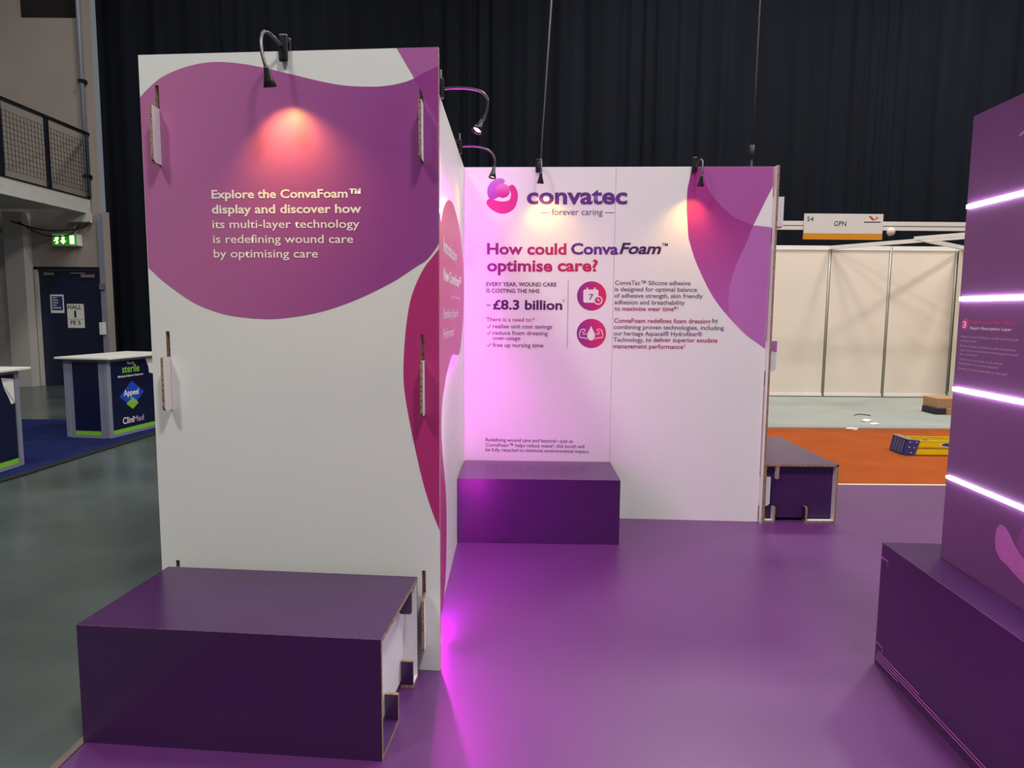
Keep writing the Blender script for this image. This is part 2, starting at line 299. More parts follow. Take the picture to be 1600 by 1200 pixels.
# coordinates measured on each board's own plane (metres): outlines, strokes, lettering, lamps
SHAPES = {"A_blob":[[0.0006,2.1935],[0.0298,2.2206],[0.082,2.2597],[0.1458,2.2868],[0.2087,2.3036],[0.2709,2.3124],[0.3325,2.3121],[0.4058,2.3037],[0.4786,2.2896],[0.5872,2.2636],[0.707,2.2341],[0.7954,2.2189],[0.8858,2.2137],[0.945,2.2159],[1.0041,2.2258],[1.0453,2.2393],[1.0676,2.251],[1.1366,2.2815],[1.1359,1.6549],[1.0901,1.5968],[1.0467,1.5686],[0.9737,1.5214],[0.9002,1.4833],[0.8262,1.4495],[0.7267,1.413],[0.6266,1.3881],[0.5259,1.3737],[0.4551,1.3711],[0.3741,1.3762],[0.298,1.3877],[0.222,1.4115],[0.1716,1.4343],[0.124,1.4645],[0.054,1.5153],[0.002,1.5637]],"A_tri":[[0.9817,2.3456],[1.1379,2.345],[1.1366,2.2815],[1.0676,2.251],[1.0453,2.2393]],"A_over":[[1.0453,2.2393],[1.0676,2.251],[1.1366,2.2815],[1.136,2.0808],[1.0789,2.1776]],"A_mag":[[1.1358,1.6387],[1.1118,1.6085],[1.0707,1.5547],[1.029,1.4603],[1.0087,1.3557],[0.9979,1.2356],[0.997,1.1315],[1.011,1.0268],[1.0348,0.9043],[1.0662,0.7635],[1.098,0.6567],[1.1326,0.5671]],"B_leaf":[[1.4783,2.3465],[1.4667,2.2658],[1.4548,2.195],[1.4547,2.079],[1.4615,2.0014],[1.4716,1.8989],[1.483,1.8577],[1.5153,1.7629],[1.5648,1.6553],[1.6272,1.5391],[1.6953,1.4434],[1.7866,1.3434],[1.8777,1.2558],[1.9527,1.2038],[2.0,1.1705],[2.0044,1.9615],[1.8855,1.9735],[2.0085,2.2207],[2.0023,2.3512]],"B_circ":[[1.5498,2.3463],[1.5536,2.298],[1.5811,2.2171],[1.6332,2.1401],[1.7056,2.067],[1.7815,2.0141],[1.8855,1.9735],[2.0085,2.2207],[2.0065,2.3492]],"B_right":[[1.8855,1.9735],[2.0044,1.9615],[2.0,1.1705],[1.9527,1.2038],[1.8777,1.2558],[1.7866,1.3434],[1.7712,1.3643],[1.7549,1.4082],[1.7451,1.4961],[1.7537,1.5899],[1.7932,1.7352],[1.8455,1.8588],[1.8599,1.904]],"S_out":[[2.8308,1.698],[2.9455,1.7754],[3.0549,1.8461],[3.2022,1.8997],[3.33,1.9252],[3.5045,1.9384],[3.6982,1.9218],[3.9385,1.8725],[4.1091,1.7993],[4.2522,1.6945],[4.3031,1.5852],[4.3043,1.464],[4.2606,1.3622],[4.1744,1.2865],[4.0608,1.2112],[3.9624,1.1684],[3.8231,1.1626],[3.6317,1.1783],[3.4584,1.1781],[3.3171,1.1521],[3.1864,1.116],[3.0943,1.0741],[2.9929,1.0206],[2.9502,0.9567],[2.943,0.8882],[2.9736,0.8064],[3.0562,0.6931],[3.1378,0.5682],[3.1636,0.4539],[3.1614,0.3465],[3.1365,0.2109],[3.0732,0.1362],[3.0069,0.0928],[2.8731,0.0908],[2.7707,0.1143]],"logo_a":[[0.1676,2.1428],[0.1548,2.1651],[0.1522,2.1898],[0.1563,2.217],[0.1714,2.2433],[0.1949,2.2613],[0.2092,2.2679],[0.2303,2.2744],[0.2556,2.2711],[0.2666,2.2555],[0.26,2.2415],[0.239,2.2334],[0.2179,2.2227],[0.2079,2.2038],[0.2139,2.1816],[0.231,2.1593],[0.2074,2.1428],[0.1888,2.1379]],"logo_b":[[0.2939,2.2169],[0.3047,2.2292],[0.3216,2.2308],[0.3385,2.2144],[0.3514,2.1856],[0.3542,2.1527],[0.3494,2.1239],[0.3395,2.0991],[0.3202,2.0908],[0.309,2.1197],[0.3054,2.1445],[0.3085,2.1774]],"logo_c":[[0.1466,2.1156],[0.1516,2.1321],[0.1676,2.1428],[0.1888,2.1379],[0.2227,2.128],[0.2566,2.1247],[0.292,2.1313],[0.3113,2.1486],[0.3284,2.1197],[0.3453,2.1115],[0.3329,2.0826],[0.312,2.0636],[0.2825,2.0495],[0.2529,2.0453],[0.2189,2.0519],[0.1849,2.0701],[0.1585,2.0933]],"logo_d":[[0.3016,2.1939],[0.3008,2.1849],[0.2982,2.1762],[0.2939,2.1683],[0.2881,2.1613],[0.2809,2.1555],[0.2728,2.1513],[0.2639,2.1487],[0.2547,2.1478],[0.2455,2.1487],[0.2366,2.1513],[0.2284,2.1556],[0.2212,2.1613],[0.2152,2.1683],[0.2108,2.1763],[0.2081,2.1849],[0.2071,2.1939],[0.208,2.2029],[0.2106,2.2116],[0.2149,2.2195],[0.2208,2.2265],[0.2279,2.2322],[0.2361,2.2364],[0.2449,2.239],[0.2541,2.2399],[0.2633,2.239],[0.2722,2.2364],[0.2804,2.2321],[0.2876,2.2264],[0.2935,2.2194],[0.2979,2.2115],[0.3007,2.2028]],"icon1":[[0.9476,1.5114],[0.9461,1.4925],[0.941,1.4742],[0.9324,1.4574],[0.9206,1.4426],[0.9061,1.4304],[0.8895,1.4213],[0.8713,1.4156],[0.8524,1.4135],[0.8333,1.4153],[0.8149,1.4207],[0.7979,1.4295],[0.7828,1.4415],[0.7704,1.4562],[0.7611,1.4729],[0.7552,1.4911],[0.753,1.51],[0.7546,1.529],[0.7598,1.5472],[0.7685,1.564],[0.7803,1.5787],[0.7948,1.5909],[0.8114,1.5999],[0.8296,1.6055],[0.8485,1.6075],[0.8674,1.6057],[0.8857,1.6003],[0.9027,1.5915],[0.9177,1.5796],[0.93,1.565],[0.9394,1.5484],[0.9453,1.5303]],"icon2":[[0.951,1.2636],[0.9495,1.2445],[0.9444,1.226],[0.9357,1.209],[0.9239,1.194],[0.9093,1.1816],[0.8926,1.1723],[0.8743,1.1665],[0.8552,1.1644],[0.8361,1.1661],[0.8176,1.1715],[0.8004,1.1804],[0.7853,1.1925],[0.7729,1.2073],[0.7635,1.2242],[0.7576,1.2426],[0.7553,1.2617],[0.7569,1.2809],[0.7621,1.2993],[0.7709,1.3164],[0.7828,1.3313],[0.7974,1.3436],[0.8141,1.3528],[0.8323,1.3585],[0.8513,1.3605],[0.8704,1.3588],[0.8888,1.3534],[0.9059,1.3445],[0.9209,1.3325],[0.9333,1.3178],[0.9427,1.301],[0.9487,1.2827]],"cal":[[0.802,1.5533],[0.8862,1.5539],[0.8939,1.5452],[0.8947,1.5105],[0.8728,1.5017],[0.8627,1.4842],[0.8665,1.4668],[0.8048,1.4663],[0.7959,1.475],[0.7946,1.5446]],"ring1":[[0.8151,1.5667],[0.825,1.5668],[0.8254,1.5448],[0.8155,1.5447]],"ring2":[[0.8645,1.567],[0.8743,1.5671],[0.8748,1.5451],[0.8649,1.545]],"clk":[[0.9231,1.4829],[0.9219,1.4737],[0.9178,1.4655],[0.9114,1.4589],[0.9033,1.4546],[0.8941,1.4531],[0.885,1.4545],[0.8766,1.4586],[0.8699,1.4651],[0.8655,1.4733],[0.8639,1.4824],[0.8652,1.4916],[0.8692,1.4998],[0.8756,1.5064],[0.8838,1.5107],[0.8929,1.5122],[0.9021,1.5108],[0.9104,1.5067],[0.9171,1.5002],[0.9215,1.492]],"clk2":[[0.9155,1.4828],[0.9146,1.476],[0.9116,1.4699],[0.9068,1.465],[0.9008,1.4618],[0.894,1.4607],[0.8872,1.4617],[0.881,1.4648],[0.876,1.4696],[0.8727,1.4757],[0.8715,1.4825],[0.8725,1.4893],[0.8755,1.4954],[0.8802,1.5003],[0.8863,1.5035],[0.8931,1.5046],[0.8999,1.5036],[0.9061,1.5005],[0.911,1.4957],[0.9143,1.4896]],"drop":[[0.8504,1.3134],[0.8596,1.2918],[0.8729,1.2685],[0.878,1.248],[0.8748,1.2316],[0.8657,1.2197],[0.8523,1.2149],[0.8388,1.2194],[0.8292,1.2311],[0.8253,1.2475],[0.8296,1.2681],[0.842,1.2916]],"petal":[[0.3018,0.6798],[0.3076,0.712],[0.3217,0.7295],[0.3442,0.7302],[0.368,0.7167],[0.3926,0.6936],[0.4193,0.6739],[0.4448,0.6604],[0.4664,0.6502],[0.4755,0.5786],[0.4545,0.5843],[0.4237,0.5926],[0.3755,0.6096],[0.3358,0.6204],[0.3098,0.6435]],"petal2":[[0.4048,0.6936],[0.4133,0.7213],[0.4315,0.7641],[0.4491,0.7858],[0.4654,0.6579],[0.4379,0.6682]],"badge":[[0.0785,1.3758],[0.0783,1.3713],[0.0763,1.367],[0.0728,1.3631],[0.0679,1.3598],[0.0617,1.3572],[0.0547,1.3555],[0.0471,1.3548],[0.0393,1.3551],[0.0318,1.3564],[0.0248,1.3587],[0.0188,1.3618],[0.0141,1.3656],[0.0109,1.3699],[0.0094,1.3745],[0.0097,1.3791],[0.0117,1.3835],[0.0155,1.3875],[0.0206,1.3908],[0.027,1.3933],[0.0341,1.3949],[0.0418,1.3955],[0.0495,1.3951],[0.057,1.3937],[0.0638,1.3913],[0.0695,1.3882],[0.0741,1.3845],[0.0771,1.3803]],"appeel_blue":[[0.1804,0.4324],[0.389,0.5914],[0.5916,0.4525],[0.3774,0.2884]],"appeel_green":[[0.2864,0.3405],[0.3917,0.41],[0.4886,0.3319],[0.3869,0.2725]],"curl":[[0.6362,0.8341],[0.7759,0.87],[0.7707,0.6366],[0.6915,0.6587],[0.685,0.7265],[0.6554,0.7883]],"vmark1":[[4.3518,2.5973],[4.3834,2.5937],[4.4251,2.5555],[4.3981,2.5476]],"vmark2":[[4.3981,2.5476],[4.4251,2.5555],[4.454,2.5942],[4.479,2.5714],[4.4596,2.5673],[4.4297,2.544]]}
STROKES = {"vline":[[0.694,1.6129],[0.6942,1.1627]],"check0":[[0.1521,1.3009],[0.163,1.2916],[0.1801,1.314]],"check1":[[0.1523,1.258],[0.1632,1.2486],[0.1803,1.2711]],"check2":[[0.1527,1.1762],[0.1635,1.1668],[0.1807,1.1894]],"arm1":[[0.8258,1.2252],[0.8092,1.2327],[0.7758,1.2353],[0.7742,1.2558],[0.779,1.2822],[0.7952,1.2912],[0.8117,1.2884],[0.8084,1.2755],[0.7945,1.2707],[0.8018,1.2561],[0.8221,1.2621]],"arm2":[[0.8785,1.2257],[0.8947,1.2335],[0.9285,1.2368],[0.9292,1.2573],[0.9211,1.2836],[0.9063,1.2922],[0.89,1.2892],[0.8949,1.2763],[0.9079,1.2718],[0.9012,1.257],[0.8806,1.2627]],"hand":[[0.8921,1.496],[0.8924,1.4815],[0.9034,1.4804]],"tmark":[[0.2563,1.9734],[0.2765,1.9802],[0.2939,1.9816]],"gline":[[4.3016,2.5222],[4.5056,2.5238]]}
TEXTS = [
["A","Explore the ConvaFoam\u2122",0.2665,0.8417,1.8217,0.0297,"cream",0.022,0],
["A","display and discover how",0.2655,0.8433,1.766,0.0307,"cream",0.022,0],
["A","its multi-layer technology",0.2659,0.8352,1.7115,0.0297,"cream",0.006,0],
["A","is redefining wound care",0.2663,0.8099,1.6562,0.0298,"cream",0.006,0],
["A","by optimising care",0.2667,0.6738,1.6021,0.03,"cream",0.006,0],
["B1","convatec",0.4128,1.0693,2.1103,0.1019,"logo_purple",0.03,0],
["B1","\u2014 forever caring \u2014",0.5021,0.9879,2.0373,0.0413,"logo_purple",0,0],
["B1","How could",0.1522,0.6785,1.7825,0.0691,"grad_text",0.03,0],
["B1","Conva",0.7081,1.019,1.7846,0.0687,"logo_purple",0.03,0],
["B2","Foam",1.0252,1.2985,1.7887,0.0676,"dark_purple_ink",0.03,0.25],
["B2","T",1.3012,1.3178,1.8386,0.0186,"dark_purple_ink",0.02,0],
["B2","M",1.3203,1.3406,1.8387,0.0185,"dark_purple_ink",0.02,0],
["B1","optimise",0.1527,0.5872,1.671,0.0737,"grad_text",0.03,0],
["B1","care?",0.6211,0.8871,1.6734,0.0733,"grad_text",0.03,0],
["B1","EVERY YEAR, WOUND CARE",0.1488,0.6162,1.5716,0.0254,"dark_purple_ink",0.02,0],
["B1","IS COSTING THE NHS",0.149,0.5041,1.5283,0.0255,"dark_purple_ink",0.02,0],
["B1","~",0.1494,0.1774,1.4313,0.0511,"dark_purple_ink",0.02,0],
["B1","\u00a38.3 billion",0.1925,0.6568,1.4189,0.0596,"dark_purple_ink",0.03,0],
["B1","2",0.6581,0.6709,1.4713,0.0169,"ink",0.012,0],
["B1","There is a need to:\u00b2",0.1498,0.4722,1.3373,0.0257,"mag_ink",0.012,0],
["B1","realise unit cost savings",0.1932,0.5925,1.2919,0.0265,"ink",0.012,0],
["B1","reduce foam dressing",0.1934,0.5632,1.2476,0.0267,"ink",0.012,0],
["B1","over-usage",0.1936,0.379,1.2132,0.0258,"ink",0.012,0],
["B1","free up nursing time",0.1938,0.5343,1.1658,0.0268,"ink",0.012,0],
["B1","7",0.8319,0.8615,1.4853,0.0379,"logo_purple",0.01,0],
["B2","ConvaTac\u2122 Silicone adhesive",1.0028,1.4965,1.5853,0.0277,"ink",0.01,0],
["B2","is designed for optimal balance",1.0017,1.5396,1.5433,0.0277,"ink",0.01,0],
["B2","of adhesive strength, skin friendly",1.0006,1.5786,1.5012,0.0278,"ink",0.01,0],
["B2","adhesion and breathability",1.0016,1.4634,1.4578,0.0279,"ink",0.01,0],
["B2","to maximise wear time*\u00b9",1.0026,1.4188,1.4156,0.0279,"mag_ink",0.018,0],
["B2","ConvaFoam redefines foam dressing",1.0015,1.6347,1.3364,0.028,"mag_ink",0.018,0],
["B2","by",1.6451,1.6847,1.3421,0.0278,"ink",0.01,0],
["B2","combining proven technologies, including",1.0012,1.7238,1.2939,0.028,"ink",0.01,0],
["B2","our heritage Aquacel\u00ae Hydrofiber\u00ae",1.0009,1.5835,1.2514,0.028,"ink",0.01,0],
["B2","Technology,",1.001,1.2022,1.2096,0.0281,"ink",0.01,0],
["B2","to deliver superior exudate",1.2128,1.6854,1.2109,0.0281,"mag_ink",0.018,0],
["B2","management performance\u00b9",0.9999,1.4732,1.166,0.0282,"mag_ink",0.018,0],
["B1","Redefining wound care and beyond\u2014just as",0.1488,0.7424,0.5194,0.0231,"dark_purple_ink",0.008,0],
["B1","ConvaFoam\u2122 helps reduce waste\u00b2, this booth will",0.149,0.821,0.4839,0.0231,"dark_purple_ink",0.008,0],
["B1","be fully recycled to minimise environmental impact.",0.1491,0.8563,0.4505,0.0231,"dark_purple_ink",0.008,0],
["S","Introducing",3.0479,3.7635,1.664,0.0602,"white_ink",0.02,0],
["S","New ConvaFoam\u2122",3.0451,4.0623,1.5414,0.052,"white_ink",0.03,0],
["S","with  Technology",3.4376,3.9988,1.4712,0.0145,"white_ink",0,0],
["S","Redefining Superior",3.0414,3.8769,1.374,0.0432,"white_ink",0,0],
["S","Performance\u00b2",3.0392,3.6012,1.2833,0.0434,"white_ink",0,0],
["T","3",0.0305,0.0527,1.363,0.0222,"white_ink",0.02,0],
["T","Superabsorber Fibres",0.0774,0.3164,1.3786,0.0113,"pink_ink",0.02,0],
["T","Rapid Absorption Layer",0.077,0.2993,1.3584,0.0098,"white_ink",0.012,0],
["T","- Maximum fluid handling by rapidly absorbing high",0.0185,0.3348,1.3281,0.0073,"pale_ink",0,0],
["T","exudate levels\u00b9",0.0246,0.1188,1.3135,0.0073,"pale_ink",0,0],
["T","- Retains exudate and bacteria under compression",0.0166,0.3285,1.2949,0.0073,"pale_ink",0,0],
["T","away from the wound bed, minimising peri-wound",0.0249,0.3377,1.28,0.0074,"pale_ink",0,0],
["T","skin maceration\u00b2",0.0267,0.1313,1.2657,0.0073,"pale_ink",0,0],
["T","- Can be cut to the shape or size without",0.0187,0.2689,1.2473,0.0073,"pale_ink",0,0],
["T","disintegration or particle migration\u00b3",0.0248,0.2499,1.2329,0.0073,"pale_ink",0,0],
["T","- Remains soft and conformable on the body\u2074",0.0176,0.2987,1.2142,0.0074,"pale_ink",0,0],
["D","HALL",1.0024,1.2439,1.3706,0.0742,"black_ink",0.015,0],
["D","1",1.1121,1.1466,1.2227,0.1202,"black_ink",0.008,0],
["D","FE 5",1.0378,1.2165,1.096,0.0689,"black_ink",0.015,0],
["K","sterile",0.2403,0.5259,0.6913,0.0807,"green_ink",0.015,0],
["K","The only",0.3241,0.4455,0.779,0.0284,"white_ink",0,0],
["K","Medical Adhesive Remover",0.1708,0.5886,0.6415,0.0244,"white_ink",0.01,0],
["K","Appeel",0.2466,0.4961,0.4327,0.0635,"white_ink",0.02,0],
["K","STERILE",0.3281,0.4568,0.3409,0.025,"pale_ink",0.0,0],
["K","Clini",0.2136,0.3866,0.1242,0.0707,"white_ink",0.012,0],
["K","Med",0.3919,0.5619,0.122,0.068,"pale_ink",0.0,0],
["G","54",3.6024,3.6809,2.5297,0.0539,"black_ink",0,0],
["G","GPN",3.9353,4.0845,2.4746,0.0578,"black_ink",0,0]]
LAMPS = {"A":{"clip":[[-0.838,2.627,2.4],[-0.841,2.628,2.303]],"arm":[[-0.844,2.62,2.355],[-0.856,2.591,2.369],[-0.871,2.562,2.38],[-0.883,2.543,2.37],[-0.885,2.528,2.341],[-0.88,2.518,2.301],[-0.87,2.512,2.263],[-0.864,2.511,2.244]],"head":[[-0.864,2.511,2.244],[-0.858,2.526,2.188]],"target":[-0.803,2.636,1.866]},"B1":{"clip":[[0.159,4.641,2.395],[0.16,4.641,2.306]],"arm":[[0.164,4.633,2.337],[0.166,4.603,2.367],[0.173,4.572,2.377],[0.176,4.542,2.351],[0.176,4.527,2.312],[0.173,4.522,2.279]],"head":[[0.173,4.522,2.279],[0.17,4.537,2.202]],"target":[0.256,4.648,1.772]},"B2":{"clip":[[1.167,4.589,2.404],[1.166,4.589,2.308]],"arm":[[1.175,4.58,2.334],[1.178,4.55,2.364],[1.186,4.52,2.374],[1.191,4.489,2.348],[1.187,4.475,2.298],[1.181,4.47,2.261]],"head":[[1.181,4.47,2.261],[1.179,4.485,2.197]],"target":[1.117,4.603,1.775]},"S1":{"clip":[[-0.318,3.16,2.42],[-0.318,3.16,2.335]],"arm":[[-0.308,3.16,2.376],[-0.28,3.16,2.379],[-0.244,3.16,2.38],[-0.207,3.16,2.379],[-0.173,3.16,2.374],[-0.145,3.16,2.365],[-0.128,3.16,2.351],[-0.117,3.16,2.331],[-0.116,3.16,2.309],[-0.122,3.16,2.277],[-0.139,3.16,2.244]],"head":[[-0.139,3.16,2.244],[-0.161,3.14,2.198]],"target":[-0.32,3.0,1.95]},"S2":{"clip":[[-0.318,4.25,2.42],[-0.318,4.25,2.335]],"arm":[[-0.309,4.25,2.379],[-0.271,4.25,2.381],[-0.233,4.25,2.38],[-0.194,4.25,2.375],[-0.156,4.25,2.362],[-0.129,4.25,2.34],[-0.114,4.25,2.31],[-0.112,4.25,2.281],[-0.119,4.25,2.258]],"head":[[-0.119,4.25,2.258],[-0.128,4.24,2.193]],"target":[-0.32,4.12,1.9]}}


for k_, rn in (('A_blob', [(0, 17), (18, 34)]), ('A_mag', [(0, 11)]), ('B_leaf', [(0, 14)]), ('B_circ', [(0, 6)]), ('B_right', [(5, 12)]), ('petal', [(0, 8), (9, 14)])):
    SHAPES[k_] = smooth_runs(SHAPES[k_], rn)
HB, T, HP = 0.40, 0.014, 2.345          # bench height, board thickness, panel height
ANG_A = math.atan2(-0.1022, 1.1289); A0 = (-1.4015, 2.6905, 0)
ANG_B = -0.0517; B0 = (-0.325, 4.678, 0)
ANG_T = math.atan2(-0.998, -0.0577); T0 = (1.6131, 2.5175, 0)

# ------------------------------------------------------------------ the hall: floor, coverings, walls
struct(box('floor', (-16, -8, -0.05), (16, 16, -0.012), 'concrete'), 'grey polished concrete hall floor')
vin = tag(plate('vinyl_flooring', [[(-1.50, -3.0), (4.6, -3.0), (4.6, 5.60), (-1.30, 5.60)]], -0.012, 0.0, ['vinyl_purple'] * 3, axes='xy'), 'glossy purple vinyl flooring laid under the white booth', 'flooring')
struct(bar('trim_1', (-1.515, -3.0, -0.003), (-1.315, 5.6, -0.003), 0.026, 0.010, 'steel_trim'), 'thin metal edging strip along the purple flooring')
struct(box('trim_2', (-1.30, 5.602, -0.012), (4.6, 5.632, 0.004), 'pale_trim'), 'pale joint strip between purple flooring and orange carpet')
tag(box('aisle_carpet', (-1.3, 5.634, -0.012), (13, 8.40, -0.001), 'orange_carpet'), 'orange carpet of the aisle behind the booth', 'carpet')
struct(box('trim_3', (-1.3, 8.402, -0.012), (13, 8.63, 0.012), 'ramp_grey'), 'pale edge ramp of the grey stand floor')
tag(box('stand_carpet', (1.5, 8.632, -0.012), (13, 12.4, 0.010), 'grey_carpet'), 'light grey carpet in front of the beige shell walls', 'carpet')
nv = thing('stand_carpet', 'dark navy carpet under the two lime striped counters', 'carpet', (0, 0, -0.012))
plate('carpet', [[(-9, 4.2), (-4.37, 4.2), (-4.20, 5.71), (-4.02, 8.62), (-9, 8.62)]], 0.0, 0.012, ['navy_carpet'] * 3, nv, axes='xy')
plate('edge_band', [[(-4.37, 4.2), (-4.27, 4.2), (-4.11, 5.71), (-3.96, 8.62), (-4.02, 8.62), (-4.20, 5.71)]], 0.0, 0.013, ['black_edge'] * 3, nv, axes='xy')

# left building: back wall with the fire door, side wall, balcony
struct(plate('wall_back', [[(-14, -0.012), (-8.50, -0.012), (-8.50, 2.07), (-7.36, 2.07), (-7.36, -0.012), (-7.27, -0.012), (-7.27, 3.1), (-7.42, 3.1), (-7.42, 9.5), (-14, 9.5)], rect(-8.6, 6.35, -7.47, 8.2)], 12.5, 12.7, ['plaster', 'plaster', 'plaster']), 'pale plaster wall with the fire exit')
struct(box('wall_left', (-14.2, -8, -0.012), (-14, 12.5, 9.5), 'plaster'), 'pale plaster side wall')
win = struct(box('window_1', (-8.6, 12.66, 6.35), (-7.47, 12.72, 8.2), 'dark_void'), 'dark opening high in the plaster wall')
d1 = thing('door_1', 'navy fire exit door with hall number notice', 'door', (-9, 12.5, 0)); d1['kind'] = 'structure'; del d1['category']
leaf = box('door_leaf', (0.51, 0.03, -0.01), (1.63, 0.08, 2.06), 'door_navy', d1)
box('door_frame', (0.46, -0.02, -0.01), (0.51, 0.1, 2.12), 'plaster_low', d1); box('door_frame', (1.635, -0.02, -0.01), (1.685, 0.1, 2.12), 'plaster_low', d1)
box('door_frame', (0.46, -0.02, 2.07), (1.685, 0.1, 2.12), 'rail_black', d1)
box('door_closer', (1.28, -0.01, 1.93), (1.52, 0.03, 1.99), 'alu', d1, 0.008); box('closer_arm', (1.10, -0.005, 2.00), (1.36, 0.01, 2.02), 'alu', d1)
box('door_closer', (0.62, -0.01, 1.97), (0.79, 0.03, 2.02), 'alu', d1, 0.008)
hs = box('hall_notice', (0.985, 0.022, 1.035), (1.285, 0.03, 1.465), 'paper', d1)
fs = box('fire_notice', (0.695, 0.02, 1.30), (0.93, 0.03, 1.63), 'paper', d1)
nb = box('notice_print', (0.72, 0.018, 1.35), (0.915, 0.021, 1.60), 'notice_blue', d1)
for i, wd in enumerate((0.08, 0.1, 0.1, 0.07, 0.15)): box('notice_line', (0.735, 0.0165, 1.565 - i * 0.045), (0.735 + wd, 0.019, 1.58 - i * 0.045), 'paper', d1)
stroke_mesh('notice_rule', [(1.0, 1.19), (1.27, 1.19)], 0.006, 0.0215, 'black_ink', d1)
struct(box('trim_4', (-8.90, 12.28, -0.012), (-8.56, 12.5, 3.05), 'plaster_low'), 'pale pilaster left of the fire door')
struct(box('trim_5', (-9.9, 12.42, -0.012), (-8.96, 12.5, 2.7), 'balcony_paint'), 'pale grey boarded doorway panel')
cn = thing('wall_conduit', 'grey electrical trunking with switch box beside the fire door', 'conduit', (-7.31, 12.47, 0))
box('trunking', (-0.035, -0.03, -0.01), (0.035, 0.03, 3.05), 'counter_grey', cn); box('switch_box', (-0.055, -0.1, 0.92), (0.03, -0.03, 1.14), 'paper', cn, 0.006)
box('socket_box', (-0.03, -0.08, 1.72), (0.05, -0.03, 1.83), 'alu', cn, 0.004)
pp = thing('wall_pipe', 'slim grey drainpipe running up the plaster wall corner', 'pipe', (-7.46, 12.42, 3.35))
tube('pipe', [(0, 0, 0), (0, 0, 6.0)], 0.035, 'counter_grey', pp); box('bracket', (-0.05, -0.04, 1.9), (0.05, 0.08, 1.96), 'rail_black', pp); box('bracket', (-0.05, -0.04, 0.3), (0.05, 0.08, 0.36), 'rail_black', pp)

bal = thing('balcony', 'pale balcony ledge projecting over the fire door', 'balcony', (-7.45, 4.0, 3.05))
box('slab', (-6.5, 0, 0.05), (-0.04, 8.3, 0.2), 'balcony_paint', bal)
box('edge_beam', (-0.04, 0, 0.0), (0.0, 8.45, 0.24), 'balcony_paint', bal); box('edge_lip', (-0.02, 0, 0.24), (0.012, 8.45, 0.262), 'rail_black', bal); box('lower_lip', (-0.06, 0, -0.012), (0.014, 8.45, 0.012), 'balcony_paint', bal)
box('bracket', (-0.35, 8.30, -0.16), (0.02, 8.46, 0.0), 'balcony_paint', bal)
rl = thing('balcony_railing', 'black railing with wire mesh infill along the pale balcony', 'railing', (-7.45, 4.0, 3.312))
bar('top_rail', (0, 0, 1.10), (0, 8.5, 1.10), 0.05, 0.05, 'rail_black', rl)
for k in range(9): box('post', (-0.02, 8.46 - k * 1.04 - 0.07, 0.0), (0.02, 8.46 - k * 1.04, 1.08), 'rail_black', rl)
bm = bmesh.new()
for i in range(12): bm_box(bm, (-0.0025, 0.1, 0.10 + i * 0.077), (0.0025, 8.4, 0.105 + i * 0.077))
for i in range(108): bm_box(bm, (-0.0025, 0.1 + i * 0.077, 0.10), (0.0025, 0.105 + i * 0.077, 0.952))
mesh_o = obj('wire_mesh', bm, 'rail_black', rl); mesh_o['kind'] = 'stuff'
ex = thing('exit_sign', 'lit green exit sign with running figure and arrow above fire door', 'exit sign', (-8.07, 12.36, 2.49))
box('housing', (-0.02, -0.02, -0.01), (0.425, 0.13, 0.195), 'paper', ex, 0.006)
box('face', (-0.005, -0.026, 0.005), (0.41, -0.02, 0.18), 'exit_green', ex)
plate('door_pictogram', [rect(0.295, 0.018, 0.375, 0.165)], -0.03, -0.026, ['exit_white'] * 3, ex)
plate('arrow_pictogram', [[(0.18, 0.015), (0.235, 0.075), (0.205, 0.075), (0.205, 0.165), (0.155, 0.165), (0.155, 0.075), (0.125, 0.075)]], -0.03, -0.026, ['exit_white'] * 3, ex)
plate('figure_pictogram', [[(0.01, 0.06), (0.045, 0.075), (0.06, 0.055), (0.035, 0.02), (0.085, 0.02), (0.095, 0.06), (0.08, 0.08), (0.1, 0.105), (0.105, 0.13), (0.085, 0.16), (0.06, 0.14), (0.03, 0.12), (0.05, 0.105), (0.02, 0.085)]], -0.03, -0.026, ['exit_white'] * 3, ex)
tube('cable', smooth_open([(0.40, 0.0, 0.19), (0.37, 0.0, 0.24), (0.36, 0.03, 0.31), (0.33, 0.12, 0.37)]), 0.006, 'paper', ex, 6)
sw = thing('slung_cable', 'black cable sagging under the balcony above the exit sign', 'cable', (-8.6, 12.22, 2.82))
tube('cable', smooth_open([(-0.1, 0, 0.06), (0.3, 0, -0.06), (0.7, 0, -0.1), (1.1, 0, -0.05), (1.25, 0, 0.06)]), 0.012, 'rail_black', sw, 6)
tube('cable', smooth_open([(0.0, 0.03, 0.06), (0.3, 0.03, -0.12), (0.6, 0.03, -0.19), (0.9, 0.03, -0.15), (1.1, 0.03, 0.06)]), 0.010, 'rail_black', sw, 6)

# black drape across the hall
bm = bmesh.new(); n = 900; rows = []
xs = [-7.5 + 23.5 * i / n for i in range(n + 1)]
ph = 0.0; prof = []
for i, x in enumerate(xs):
    ph += (23.5 / n) * 2 * PI / (0.52 + 0.22 * math.sin(x * 1.7) + 0.1 * math.sin(x * 4.3 + 1))
    prof.append(0.032 * math.sin(ph) + 0.012 * math.sin(2.3 * ph + x))
for z, k in ((-0.012, 1.15), (3.2, 1.0), (10.0, 0.8)):
    rows.append([bm.verts.new((x, 13.0 + prof[i] * k, z)) for i, x in enumerate(xs)])
for a, b in zip(rows, rows[1:]):
    for i in range(n): bm.faces.new([a[i], a[i + 1], b[i + 1], b[i]])
tag(obj('stage_curtain', bm, 'curtain', None, True), 'tall black pleated curtain hanging behind the booth', 'curtain')

